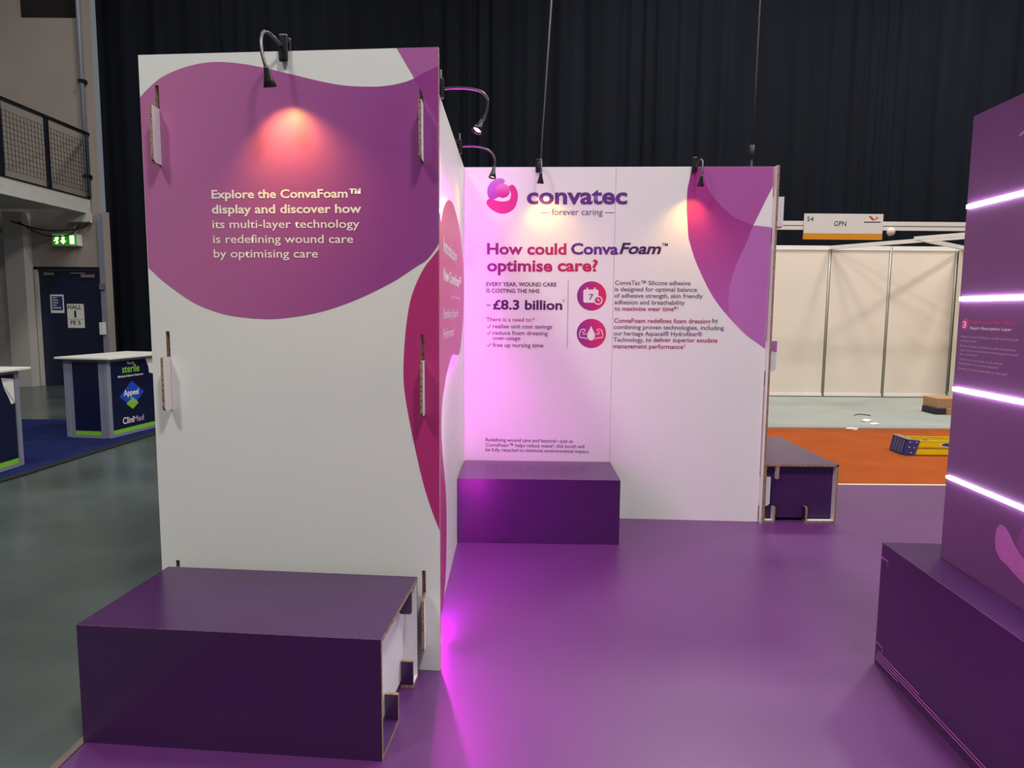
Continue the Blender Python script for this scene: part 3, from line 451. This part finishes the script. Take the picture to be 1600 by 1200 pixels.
# ------------------------------------------------------------------ beige shell stand with its numbered fascia
sh = thing('shell_stand', 'empty exhibition stand of beige panels in a white metal frame', 'exhibition stand', (0, 0, 0.010))
posts = [3.23, 4.23, 5.22, 6.22, 7.31]
for a, b in zip(posts, posts[1:]):
    box('wall_panel', (a + 0.025, 11.565, 0.03), (b - 0.025, 11.585, 2.43), 'shell_panel', sh)
    box('top_rail', (a + 0.02, 11.55, 2.43), (b - 0.02, 11.60, 2.50), 'shell_white', sh); box('bottom_rail', (a + 0.02, 11.55, 0.014), (b - 0.02, 11.60, 0.06), 'shell_white', sh)
for x in posts: tube('post', [(x, 11.575, 0), (x, 11.575, 2.50)], 0.017, 'shell_post', sh, 8)
for a, b in ((11.53, 10.54), (10.54, 9.55), (9.55, 8.70)):
    box('wall_panel', (7.30, b + 0.025, 0.03), (7.32, a - 0.025, 2.43), 'shell_panel', sh); box('top_rail', (7.285, b, 2.43), (7.335, a, 2.50), 'shell_white', sh)
for y in (10.54, 9.55, 8.70): tube('post', [(7.31, y, 0), (7.31, y, 2.50)], 0.017, 'shell_post', sh, 8)
tube('post', [(3.23, 8.70, 0), (3.23, 8.70, 2.53)], 0.017, 'shell_post', sh, 8)
box('fascia_beam', (3.2, 8.685, 2.42), (7.34, 8.715, 2.525), 'shell_white', sh); box('beam_groove', (3.2, 8.682, 2.465), (7.34, 8.686, 2.475), 'alu', sh)
bar('roof_brace', (5.22, 11.55, 2.47), (6.95, 8.75, 2.47), 0.06, 0.055, 'shell_white', sh); bar('roof_brace', (7.29, 11.40, 2.47), (5.75, 10.05, 2.47), 0.06, 0.055, 'shell_white', sh); bar('roof_brace', (5.75, 10.05, 2.47), (6.6, 8.75, 2.47), 0.05, 0.05, 'shell_white', sh)
tube('beam_clamp', [(4.64, 8.675, 2.40), (4.64, 8.655, 2.40)], 0.05, 'pale_trim', sh, 14)
fg = thing('fascia_sign', 'white stand sign with number 54 and amber bottom strip', 'sign', (0, 8.66, 0))
box('board', (3.57, 0.0, 2.385), (4.535, 0.018, 2.622), 'paper', fg); box('amber_strip', (3.565, -0.001, 2.311), (4.535, 0.018, 2.385), 'amber_strip', fg)
decal('emblem', SHAPES['vmark1'], -0.002, 'mark_red', fg); decal('emblem', SHAPES['vmark2'], -0.003, 'mark_orange', fg); stroke_mesh('emblem_line', STROKES['gline'], 0.012, -0.002, 'ink', fg)

# cables hanging from the roof
tag(tube('hanging_cable', smooth_open([(0.42, 7.0, 6.2), (0.36, 7.0, 4.6), (0.30, 7.0, 3.5), (0.26, 7.0, 2.6), (0.24, 7.0, 0.012)]), 0.012, 'gooseneck', None, 6), 'grey power cable hanging down behind the booth logo', 'cable')
hc = thing('hanging_socket', 'dark cable with grey connector hanging above the booth right end', 'cable', (2.335, 7.0, 2.3))
tube('cable', [(0.03, 0, 4.2), (0.01, 0, 1.4), (0, 0, 0.72)], 0.008, 'cable_black', hc, 6); tube('connector', [(0, 0, 0.74), (0, 0, 0.62)], 0.025, 'cable_black', hc, 10); tube('tail', [(0, 0, 0.62), (0, 0, 0.0)], 0.012, 'cable_black', hc, 6)

# ------------------------------------------------------------------ booth boards
def front_board():
    t = thing('exhibition_board', 'tall white board with the big purple wave facing the camera', 'display board', A0, ANG_A)
    W = 1.1335; h = 0.0075
    slots = [rect(u - h, zt - 0.30, u + h, zt) for u in (0.068, 1.070) for zt in (2.245, 1.32, 0.405)]
    plate('board', [rect(0, 0, W, HP)] + slots, 0.0, T, ['white_board', 'white_liner', 'board_edge'], t)
    # printed areas, cut out around the slots
    def clip(poly): return [(min(max(x, 0.0005), W - 0.0005), min(z, HP - 0.0005)) for x, z in poly]
    def cut(name, poly, y, m, sl):
        poly = clip(poly); hol = [s for s in sl if all(inside(p, poly) for p in s)]
        return plate(name, [poly] + hol, y, y + 0.0003, [m] * 3, t)
    big = list(slots)
    big[0] = rect(0.068 - h, 1.945, 0.068 + h, 2.235); big[3] = rect(1.07 - h, 1.945, 1.07 + h, 2.235)
    cut('printed_wave', SHAPES['A_blob'], -0.0006, 'blob_purple', big)
    decal('printed_corner', clip(SHAPES['A_tri']), -0.0008, 'blob_pink', t)
    over = clip(SHAPES['A_over']); decal('printed_overlap', over, -0.0012, 'blob_over', t)
    cut('printed_wave', SHAPES['A_mag'], -0.0006, 'blob_magenta', slots)
    return t
PA = front_board()

def side_wall(label, x, tabs_y, y0, y1, mats, name='partition_panel'):
    """board in the y-z plane; its hook tabs pass through the slots of the front board"""
    t = thing(name, label, 'partition board', (x, 0, 0))
    plate('board', [rect(y0, 0, y1, HP)], 0.0, -T, mats, t, axes='yz')
    for zt in (2.15, 1.222, 0.31):
        f = tabs_y
        plate('tab', [rrect(f, zt - 0.205, y0 + 0.002, zt, 0.016, (1, 0, 0, 0))], -0.001, -T + 0.003, ['white_liner', 'white_liner', 'board_edge'], t, axes='yz')
    return t
PS = side_wall('white board running back from the purple wave board to the logo wall', -0.327, 2.532, 2.612, 4.676, ['white_board', 'white_board', 'board_edge'])
PL = side_wall('left board behind the purple wave board with hook tabs showing', -1.3265, 2.626, 2.70, 4.70, ['white_board', 'white_board', 'board_edge'])

def back_board(name, label, u0, u1):
    t = thing(name, label, 'display board', B0, ANG_B)
    plate('board', [rect(u0, 0, u1, HP)], 0.0, T, ['white_board', 'white_liner', 'white_board'], t)
    return t
PB1 = back_board('exhibition_board', 'white back wall board with logo and wound care text', -0.001, 0.9915)
PB2 = back_board('exhibition_board', 'white back wall board with purple leaf shapes at its corner', 0.9935, 2.000)
clipB = lambda poly: [(min(x, 1.9985), min(z, HP - 0.0005)) for x, z in poly]
decal('printed_leaf', clipB(SHAPES['B_leaf']), -0.0004, 'leaf_purple', PB2)
decal('printed_circle', clipB(SHAPES['B_circ']), -0.0008, 'leaf_mid', PB2)
decal('printed_leaf', clipB(SHAPES['B_right']), -0.0008, 'leaf_light', PB2)
for zt in (2.155, 1.224, 0.311):
    plate('tab', [[(1.99, zt), (2.075, zt), (2.075, zt - 0.185), (2.06, zt - 0.20), (1.99, zt - 0.20)]], 0.001, T - 0.001, ['white_liner', 'white_liner', 'board_edge'], PB2)
    if zt < 2: continue
decal('tab_print', [(2.02, 1.2238), (2.0745, 1.2238), (2.0745, 1.150), (2.05, 1.155), (2.02, 1.165)], 0.0004, 'leaf_light', PB2)
decal('tab_print', [(2.02, 1.956), (2.062, 1.9555), (2.074, 1.968), (2.02, 1.966)], 0.0004, 'leaf_light', PB2)

# logo, icons, rules, ticks
for nm, key, m in (('logo_leaf', 'logo_a', 'logo_violet'), ('logo_leaf', 'logo_b', 'logo_magenta'), ('logo_leaf', 'logo_c', 'logo_magenta'), ('logo_ball', 'logo_d', 'logo_ball')):
    pts = SHAPES[key] if key == 'logo_d' else smooth_closed(SHAPES[key], 3)
    decal(nm, pts, {'logo_a': -0.0004, 'logo_b': -0.0006, 'logo_c': -0.0008, 'logo_d': -0.001}[key], m, PB1)
for key in ('icon1', 'icon2'):
    ic = decal('icon_disc', SHAPES[key], -0.0004, 'grad_icon', PB1)
for key in ('cal', 'ring1', 'ring2', 'drop'): decal('icon_symbol', SHAPES[key], -0.0008, 'white_board', PB1)
decal('icon_symbol', SHAPES['clk'], -0.001, 'white_board', PB1); decal('icon_symbol', SHAPES['clk2'], -0.0013, 'grad_icon', PB1)
stroke_mesh('icon_line', STROKES['hand'], 0.007, -0.0016, 'white_board', PB1)
for k in ('arm1', 'arm2'): stroke_mesh('icon_line', STROKES[k], 0.0055, -0.0008, 'white_board', PB1)
stroke_mesh('rule_line', STROKES['vline'], 0.003, -0.0005, 'ink', PB1)
for k in range(3): stroke_mesh('tick_mark', STROKES['check%d' % k], 0.0055, -0.0005, 'logo_purple', PB1)

RP = thing('return_panel', 'narrow white board closing the right end of the back wall', 'partition board', (1.679, 0, 0), -0.0)
rs = [rect(4.575, zt - 0.30, 4.600, zt + 0.002) for zt in (2.157, 1.226, 0.313)]
plate('board', [rect(4.525, 0, 5.56, HP)] + rs, 0.0, 0.014, ['white_board', 'white_board', 'board_edge'], RP, axes='yz')

# ------------------------------------------------------------------ raised sign on the side wall with its LED outline
SG = thing('wall_sign', 'pink wave shaped sign with glowing magenta rim on the side wall', 'sign', (-0.302, 0, 0), PI / 2)
S_out = smooth_closed(SHAPES['S_out'], 3)
S_out = [(max(x, 2.64), z) for x, z in S_out]
sb = plate('sign_board', [S_out], 0.0, 0.007, ['sign_pink', 'white_liner', 'white_liner'], SG)
cx = sum(p[0] for p in S_out) / len(S_out)
inn = []
for i, p in enumerate(S_out):
    a, b = Vector(S_out[i - 1]), Vector(S_out[(i + 1) % len(S_out)]); t = (b - a)
    if t.length < 1e-6: continue
    t.normalize(); nrm = Vector((-t.y, t.x)); ins = 0.008 + 0.007 * min(1.0, max(0.0, (p[0] - 3.3) / 0.5)); q = Vector(p) + nrm * ins
    if not inside(q, S_out): q = Vector(p) - nrm * ins
    inn.append((q.x, 0.0165, q.y))
bm = bmesh.new(); bm_tube(bm, inn, 0.0045, 6, True); obj('led_strip', bm, 'led_magenta', SG, True)
for u, z in ((2.9, 1.6), (3.7, 1.5), (2.85, 0.5)): tube('standoff', [(u, 0.007, z), (u, 0.0245, z)], 0.012, 'alu', SG)

# ------------------------------------------------------------------ cardboard benches
def bench(label, loc, rot, Wd, Dp, end='white_liner', rec=0.05, flap='purple_inside'):
    t = thing('cardboard_bench', label, 'bench', loc, rot)
    pm = ['purple_board', 'white_liner', 'board_edge']
    plate('front_panel', [rect(0, 0, Wd, HB - 0.0005)], 0.0, T, pm, t)
    plate('top_panel', [[(0, 0.0005), (Wd, 0.0005), (Wd, Dp * 0.83), (0, Dp * 0.83)]], HB, HB - T, pm, t, axes='xy')
    plate('top_panel', [[(0, Dp * 0.83 + 0.002), (Wd, Dp * 0.83 + 0.002), (Wd, Dp), (0, Dp)]], HB, HB - T, pm, t, axes='xy')
    plate('back_panel', [rect(0, 0, Wd, HB - T)], Dp, Dp - T, pm, t)
    for e in (0, 1):
        x0, x1 = (0, rec - 0.004) if e == 0 else (Wd - rec + 0.004, Wd)
        X = lambda a: (x0 + a) if e == 0 else (x1 - a)
        plate('top_tab', [rrect(min(X(0), X(rec - .004)), HB - T - 0.09, max(X(0), X(rec - .004)), HB - T, 0.008, (1, 1, 0, 0))], Dp * 0.83 - T, Dp * 0.83, ['purple_board', 'white_liner', 'board_edge'], t)
        plate('bottom_flap', [[(x0, T), (x1, T), (x1, Dp * 0.42), (x0, Dp * 0.42)]], T, 0.0005, [flap, 'purple_board', 'board_edge'], t, axes='xy')
        plate('bottom_tab', [rect(x0, T, x1, 0.105)], Dp * 0.42 - T, Dp * 0.42, ['purple_board', 'purple_board', 'board_edge'], t)
        plate('bottom_flap', [[(x0, Dp * 0.83), (x1, Dp * 0.83), (x1, Dp - T), (x0, Dp - T)]], T, 0.0005, ['white_liner', 'purple_board', 'board_edge'], t, axes='xy')
        plate('bottom_tab', [rect(x0, T, x1, 0.105)], Dp * 0.83, Dp * 0.83 + T, ['purple_board', 'white_liner', 'board_edge'], t)
        ex_ = rec if e == 0 else Wd - rec
        plate('end_panel', [rect(T, 0.02, Dp - T, HB - T)], ex_, ex_ + (T if e == 0 else -T), [end, end, 'board_edge'], t, axes='yz')
    return t
bench('large purple cardboard bench in front of the purple wave board', (-1.3876, 2.120, 0), -0.0855, 0.994, 0.51)
bench('purple cardboard bench below the logo on the back wall', (-0.3245, 4.0985, 0), -0.0166, 0.982, 0.509)
# the third one stands side-on behind the right end of the back wall
bench('open ended purple cardboard bench behind the right end of the back wall', (2.195, 4.558, 0), PI / 2 + 0.0, 1.04, 0.495, end='purple_inside', flap='white_liner')

# ------------------------------------------------------------------ plinth and illuminated tower on the right
HR = 0.504
pl_ = thing('display_plinth', 'long purple plinth under the illuminated tower with pink printed lines', 'plinth', (1.4818, 2.6803, 0), ANG_T)
def notch(x0, x1, z0, z1): return rect(x0, z0, x1, z1)
plate('front_panel', [rect(0, 0, 1.5, HR - 0.0005)], 0.0, T, ['purple_board', 'purple_board', 'board_edge'], pl_)
plate('top_panel', [rect(0, 0.0005, 1.5, 0.62)], HR, HR - T, ['purple_board', 'purple_board', 'board_edge'], pl_, axes='xy')
plate('end_panel', [rect(T, 0, 0.62, HR - T)], 0.0005, T, ['purple_board', 'purple_board', 'board_edge'], pl_, axes='yz')
plate('end_panel', [rect(T, 0, 0.62 - T, HR - T)], 1.4995 - T, 1.4995, ['purple_board', 'purple_board', 'board_edge'], pl_, axes='yz')
plate('back_panel', [rect(T, 0, 1.5, HR - T)], 0.62 - T, 0.62, ['purple_board', 'purple_board', 'board_edge'], pl_)
for z, L in ((0.445, 0.055), (0.092, 0.055)):
    stroke_mesh('slot_edge', [(0.0, z), (L, z), (L, z - 0.022)], 0.004, -0.0006, 'print_pink', pl_)
    box('slot', (0.001, -0.0004, z - 0.022), (L - 0.004, 0.0, z - 0.003), 'purple_inside', pl_)
for z, L0, L1 in ((0.060, 0.02, 0.34), (0.048, 0.015, 1.4), (0.036, 0.01, 1.4), (0.024, 0.01, 0.19)):
    stroke_mesh('printed_line', [(L0, z), (L1, z)], 0.0035, -0.0006, 'print_pink', pl_)
tw = thing('tower_display', 'tall dark purple tower with white light lines on the right plinth', 'display tower', (T0[0], T0[1], HR), ANG_T)
zs = [0.0, 0.813 - HR, 1.140 - HR, 1.465 - HR, 1.790 - HR, 2.102 - HR]
for i in range(5):
    box('tower_section', (0.0, 0.0, zs[i] + (0.008 if i else 0.0)), (1.05, 0.30, zs[i + 1] - (0.008 if i < 4 else 0)), 'tower_purple', tw)
    hl = 0.0045 if i == 1 else 0.0065
    if i: box('led_line', (0.006, -0.007, zs[i] - hl), (1.044, 0.29, zs[i] + hl), 'led_white', tw, 0.002)
TP = lambda pts: [(x, z - HR) for x, z in pts]
decal('printed_petal', TP(SHAPES['petal2']), -0.0004, 'petal_dark', tw); decal('printed_petal', TP(SHAPES['petal']), -0.0009, 'tower_petal', tw)
pc = SHAPES['badge']; bx = sum(p[0] for p in pc) / len(pc); bz = sum(p[1] for p in pc) / len(pc) - HR; br = (max(p[1] for p in pc) - min(p[1] for p in pc)) / 2
decal('number_badge', [(bx + br * math.cos(2 * PI * i / 28), bz + br * math.sin(2 * PI * i / 28)) for i in range(28)], -0.0004, 'pink_ink', tw)
stroke_mesh('printed_mark', TP(STROKES['tmark']), 0.008, -0.0004, 'print_pink', tw)

# ------------------------------------------------------------------ gooseneck clip lamps
def lamp(key, label, energy, face, spot=100):
    d = LAMPS[key]; c0, c1 = Vector(d['clip'][0]), Vector(d['clip'][1]); base = (c0 + c1) / 2
    t = thing('clip_lamp', label, 'lamp', base, 0, 'gooseneck clip lamps on the booth'); rel = lambda p: Vector(p) - base
    f = Vector(face).normalized(); s = Vector((-f.y, f.x, 0))
    hz = (c0 - c1).length / 2
    def obox(name, a, b, m, bev=0.004):
        bm = bmesh.new(); bm_box(bm, a, b, bev)
        bmesh.ops.transform(bm, verts=bm.verts, matrix=Matrix(((s.x, -f.x, 0, 0), (s.y, -f.y, 0, 0), (0, 0, 1, 0), (0, 0, 0, 1))))
        return obj(name, bm, m, t)
    obox('clip', (-0.017, -0.010, -hz), (0.017, 0.006, hz), 'black_plastic', 0.007)
    obox('clip_jaw', (-0.015, 0.028, -hz * 0.8), (0.015, 0.042, hz), 'black_plastic', 0.006)
    obox('clip_hinge', (-0.012, 0.004, hz * 0.5), (0.012, 0.03, hz * 0.9), 'black_plastic', 0.004)
    if key[0] == 'S': obox('clip_lever', (-0.006, 0.0, hz), (0.006, 0.008, hz + 0.035), 'alu', 0.002)
    arm = [rel(p) for p in d['arm']]
    tube('gooseneck', smooth_open(arm, 4), 0.0062, 'gooseneck', t, 8)
    h0, h1 = rel(d['head'][0]), rel(d['head'][1]); ax = (h1 - h0).normalized()
    tip = h0 + ax * 0.062
    sh_o = bmesh.new(); a = ax.orthogonal().normalized(); b = ax.cross(a); prof = [(-0.006, 0.0085), (0.004, 0.0095), (0.02, 0.012), (0.04, 0.0175), (0.062, 0.0235), (0.0625, 0.0215), (0.045, 0.017)]
    rg = [[sh_o.verts.new(h0 + ax * u + (a * math.cos(2 * PI * k / 20) + b * math.sin(2 * PI * k / 20)) * r) for k in range(20)] for u, r in prof]
    for p, q in zip(rg, rg[1:]):
        for k in range(20): sh_o.faces.new([p[k], p[(k + 1) % 20], q[(k + 1) % 20], q[k]])
    sh_o.faces.new(rg[0]); bmesh.ops.recalc_face_normals(sh_o, faces=sh_o.faces)
    obj('lamp_head', sh_o, 'black_plastic', t, True)
    bm = bmesh.new(); vs = [bm.verts.new(h0 + ax * 0.052 + (a * math.cos(2 * PI * k / 20) + b * math.sin(2 * PI * k / 20)) * 0.018) for k in range(20)]; cc = bm.verts.new(h0 + ax * 0.0585)
    for k in range(20): bm.faces.new([vs[k], vs[(k + 1) % 20], cc])
    bmesh.ops.recalc_face_normals(bm, faces=bm.faces); obj('bulb', bm, 'bulb', t, True)
    l = bpy.data.lights.new('lamp_beam', 'SPOT'); l.energy = energy; l.color = (1.0, 0.55, 0.10); l.spot_size = math.radians(spot); l.spot_blend = 1.0; l.shadow_soft_size = 0.015
    lo = bpy.data.objects.new('lamp_beam', l); C.objects.link(lo); lo.parent = t; lo.location = h0 + ax * 0.066
    lo.rotation_euler = (Vector(d['target']) - base - lo.location).to_track_quat('-Z', 'Y').to_euler()
    return t
fa = (math.sin(ANG_A), -math.cos(ANG_A), 0); fb = (math.sin(ANG_B), -math.cos(ANG_B), 0)
lamp('A', 'black gooseneck lamp clipped on top of the purple wave board', 11, fa, 108)
lamp('B1', 'black gooseneck lamp on the back wall above the company name', 7.5, fb, 100)
lamp('B2', 'black gooseneck lamp at the purple leaf corner of the back wall', 7.5, fb, 100)
lamp('S1', 'gooseneck lamp on the side wall nearest the purple wave board', 5.0, (1, 0, 0))
lamp('S2', 'gooseneck lamp on the side wall nearest the logo', 3.0, (1, 0, 0))

# ------------------------------------------------------------------ counters of the neighbouring stand
def counter(name, label, loc, rot, Ln, Wd, Hc=0.855):
    """corner at loc, long face along +x (seen), short end along +y"""
    t = thing(name, label, 'counter', loc, rot)
    for x, y in ((0, 0), (Ln - 0.055, 0), (0, Wd - 0.055), (Ln - 0.055, Wd - 0.055)): box('post', (x, y, 0), (x + 0.055, y + 0.055, Hc), 'counter_grey', t, 0.006)
    for nm, a, b, m in (('front_panel', (0.055, 0.012, 0.075), (Ln - 0.055, 0.024, Hc - 0.03), 'counter_navy'), ('end_panel', (0.012, 0.11, 0.075), (0.024, Wd - 0.10, Hc - 0.03), 'counter_navy'), ('end_panel', (Ln - 0.024, 0.055, 0.075), (Ln - 0.012, Wd - 0.055, Hc - 0.03), 'counter_navy'),
                        ('rail', (0.055, 0.005, Hc - 0.03), (Ln - 0.055, 0.05, Hc), 'counter_grey'), ('rail', (0.005, 0.055, Hc - 0.03), (0.05, Wd - 0.055, Hc), 'counter_grey'), ('rail', (0.055, 0.005, 0), (Ln - 0.055, 0.05, 0.035), 'counter_grey'), ('rail', (0.005, 0.055, 0), (0.05, Wd - 0.055, 0.035), 'counter_grey'),
                        ('end_stile', (0.005, 0.055, 0.035), (0.03, 0.11, Hc - 0.03), 'counter_grey'), ('end_stile', (0.005, Wd - 0.10, 0.035), (0.03, Wd - 0.055, Hc - 0.03), 'counter_grey'),
                        ('lime_stripe', (0.055, 0.010, 0.035), (Ln - 0.055, 0.024, 0.075), 'lime'), ('lime_stripe', (0.010, 0.11, 0.035), (0.024, Wd - 0.10, 0.075), 'lime')):
        box(nm, a, b, m, t)
    box('worktop', (-0.06, -0.07, Hc), (Ln + 0.06, Wd + 0.05, Hc + 0.022), 'counter_top', t, 0.004)
    return t
KA = math.atan2(0.788, 0.108)
K1 = counter('reception_counter', 'navy counter with blue diamond logo and white top', (-4.314, 7.346, 0.0015), KA, 1.0, 0.52)
decal('blue_diamond', SHAPES['appeel_blue'], 0.0105, 'appeel_blue', K1); decal('green_diamond', SHAPES['appeel_green'], 0.0100, 'lime', K1)
decal('page_curl', SHAPES['curl'], 0.0095, 'paper', K1)
K0 = counter('reception_counter', 'navy counter cut off by the left edge of the photo', (-4.37, 6.085, 0), -PI / 2 - 0.0, 1.0, 0.52)
# this one is seen from its end: mirror so the face toward the aisle is its front
K0.scale = (1, -1, 1); K0.location = (-4.355, 6.085, 0.0015)
decal('page_curl', [(0.055, 0.78), (0.20, 0.80), (0.17, 0.70), (0.13, 0.63), (0.10, 0.56), (0.055, 0.57)], 0.0115, 'paper', K0)
stroke_mesh('curl_fold', [(0.17, 0.72), (0.06, 0.575)], 0.008, 0.0105, 'counter_grey', K0)

# ------------------------------------------------------------------ ladder, boxes and litter in the aisle
ld = thing('folded_ladder', 'yellow ladder with blue feet lying on the orange carpet', 'ladder', (3.935, 6.83, 0.0), -0.02)
for y, nm in ((0.0, 'rail'), (0.25, 'rail')):
    for z in (0.004, 0.078):
        bm = bmesh.new(); bm_box(bm, (0.06, y, z), (2.4, y + 0.006, z + 0.066)); bm_box(bm, (0.06, y, z + 0.058), (2.4, y + 0.03, z + 0.066)); bm_box(bm, (0.06, y, z), (2.4, y + 0.03, z + 0.008))
        obj('rail', bm, 'ladder_yellow', ld)
for k in range(7): tube('rung', [(0.34 + k * 0.28, 0.01, 0.11), (0.34 + k * 0.28, 0.27, 0.11)], 0.016, 'alu', ld, 8)
for k in range(7): tube('rung', [(0.34 + k * 0.28, 0.01, 0.04), (0.34 + k * 0.28, 0.27, 0.04)], 0.016, 'alu', ld, 8)
for y in (-0.012, 0.248):
    ft = plate('foot', [[(0.0, 0.002), (0.10, 0.002), (0.145, 0.150), (0.03, 0.158)]], y, y + 0.04, ['ladder_blue'] * 3, ld)
    for a, b in ((0.045, 0.13), (0.11, 0.13), (0.04, 0.08), (0.09, 0.075), (0.06, 0.025)): tube('rivet', [(a, y + 0.001, b), (a, y - 0.006, b)], 0.009, 'alu', ft, 8)
tr = plate('foot_tread', [[(-0.012, 0.006), (0.012, 0.002), (0.05, 0.150), (0.02, 0.156)]], 0.03, 0.247, ['ladder_blue'] * 3, ld)
plate('end_cap', [[(0.022, 0.1585), (0.10, 0.154), (0.10, 0.160), (0.022, 0.1645)]], -0.008, 0.285, ['alu'] * 3, ld)
for k in range(4): bar('tread_rib', (-0.012, 0.045 + k * 0.052, 0.02), (0.018, 0.045 + k * 0.052, 0.145), 0.016, 0.006, 'alu', tr)
decal('badge_rim', [(0.52 + 0.175 * math.cos(2 * PI * i / 24), 0.11 + 0.029 * math.sin(2 * PI * i / 24)) for i in range(24)], -0.0008, 'white_ink', ld)
ov = decal('maker_badge', [(0.52 + 0.16 * math.cos(2 * PI * i / 24), 0.11 + 0.024 * math.sin(2 * PI * i / 24)) for i in range(24)], -0.0012, 'ladder_blue', ld)
tag(box('carton', (5.95, 9.60, 0.1), (6.75, 9.95, 0.235), 'cardboard', None, 0.004), 'brown carton lying on top of the blocks by the tower', 'box')
tag(box('dark_case', (5.92, 9.58, 0.0105), (6.06, 9.92, 0.0995), 'dark_block', None, 0.01), 'small dark case under the brown carton', 'case')
tag(box('carton', (6.07, 9.56, 0.0105), (6.70, 9.94, 0.0995), 'cardboard', None, 0.004), 'lower brown carton beside the small dark case', 'box')
def scrap(label, x, y, z, s, m):
    bm = bmesh.new(); bmesh.ops.create_icosphere(bm, subdivisions=2, radius=1.0)
    for v in bm.verts:
        k = 0.75 + 0.5 * random.random(); v.co = Vector((v.co.x * s[0] * k, v.co.y * s[1] * k, max(0.0, (v.co.z + 0.35)) * s[2] * k))
    o = obj('paper_scrap', bm, m); o.location = (x, y, z); tag(o, label, 'litter', 'scraps left on the aisle floor'); return o
scrap('crumpled white scrap on the grey carpet nearest the wall', 4.62, 8.92, 0.0105, (0.075, 0.05, 0.03), 'paper')
scrap('white scrap at the front edge of the grey carpet', 4.59, 8.66, 0.0105, (0.055, 0.03, 0.022), 'paper')
scrap('white scrap lying on the orange carpet edge', 4.15, 8.33, -0.0008, (0.075, 0.035, 0.025), 'paper')
st_ = tube('cable_tie', smooth_open([(4.72, 9.45, 0.016), (4.80, 9.49, 0.022), (4.88, 9.47, 0.02), (4.93, 9.42, 0.016)]), 0.006, 'cable_black', None, 6); tag(st_, 'black cable offcut lying on the grey carpet', 'litter')

# ------------------------------------------------------------------ lettering: one flat mesh per line, fitted to the measured extents
PAR = {'A': PA, 'B1': PB1, 'B2': PB2, 'S': SG, 'T': tw, 'D': d1, 'K': K1, 'G': fg}
OFFY = {'A': -0.0016, 'B1': -0.0012, 'B2': -0.0012, 'S': -0.0008, 'T': -0.0014, 'D': 0.0205, 'K': 0.0085, 'G': -0.0025}
TEXTS.append(['L', 'WERNER', 0.43, 0.61, 0.097, 0.026, 'white_ink', 0.03, 0.15]); PAR['L'] = ld; OFFY['L'] = -0.0022
NAMES = {'A': 'lettering', 'D': 'lettering'}
tmp = []
for t in TEXTS:
    cu = bpy.data.curves.new('tmp_text', 'FONT'); cu.body = t[1]; cu.size = 1.0; cu.resolution_u = 3; cu.offset = t[7]; cu.shear = t[8]
    o = bpy.data.objects.new('tmp_text', cu); C.objects.link(o); tmp.append(o)
cu = bpy.data.curves.new('tmp_cap', 'FONT'); cu.body = 'H'; capo = bpy.data.objects.new('tmp_cap', cu); C.objects.link(capo); tmp.append(capo)
dg = bpy.context.evaluated_depsgraph_get(); dg.update()
mes = [bpy.data.meshes.new_from_object(o.evaluated_get(dg)) for o in tmp]
CAP = max(v.co.y for v in mes[-1].vertices)
for t, o, me in zip(TEXTS, tmp, mes):
    k, body, u0, u1, v0, ht, m = t[:7]
    xs_ = [v.co.x for v in me.vertices]; x0, x1 = min(xs_), max(xs_); sy = ht / CAP; sx = (u1 - u0) / (x1 - x0)
    if body in ('2', '7', '~', '1', '\u2122'): sy = sx if body == '~' else sy
    dz = HR if k == 'T' else 0.0
    for v in me.vertices: v.co = Vector((u0 + (v.co.x - x0) * sx, OFFY[k], v0 - dz + v.co.y * sy))
    bm = bmesh.new(); bm.from_mesh(me)
    for f in bm.faces:
        f.normal_update()
        if f.normal.y > 0: f.normal_flip()
    bm.to_mesh(me); bm.free(); me.materials.clear(); me.materials.append(M[m]); me.name = 'lettering'
    no = bpy.data.objects.new('lettering', me); C.objects.link(no); no.parent = PAR[k]
for o in tmp: bpy.data.objects.remove(o, do_unlink=True)
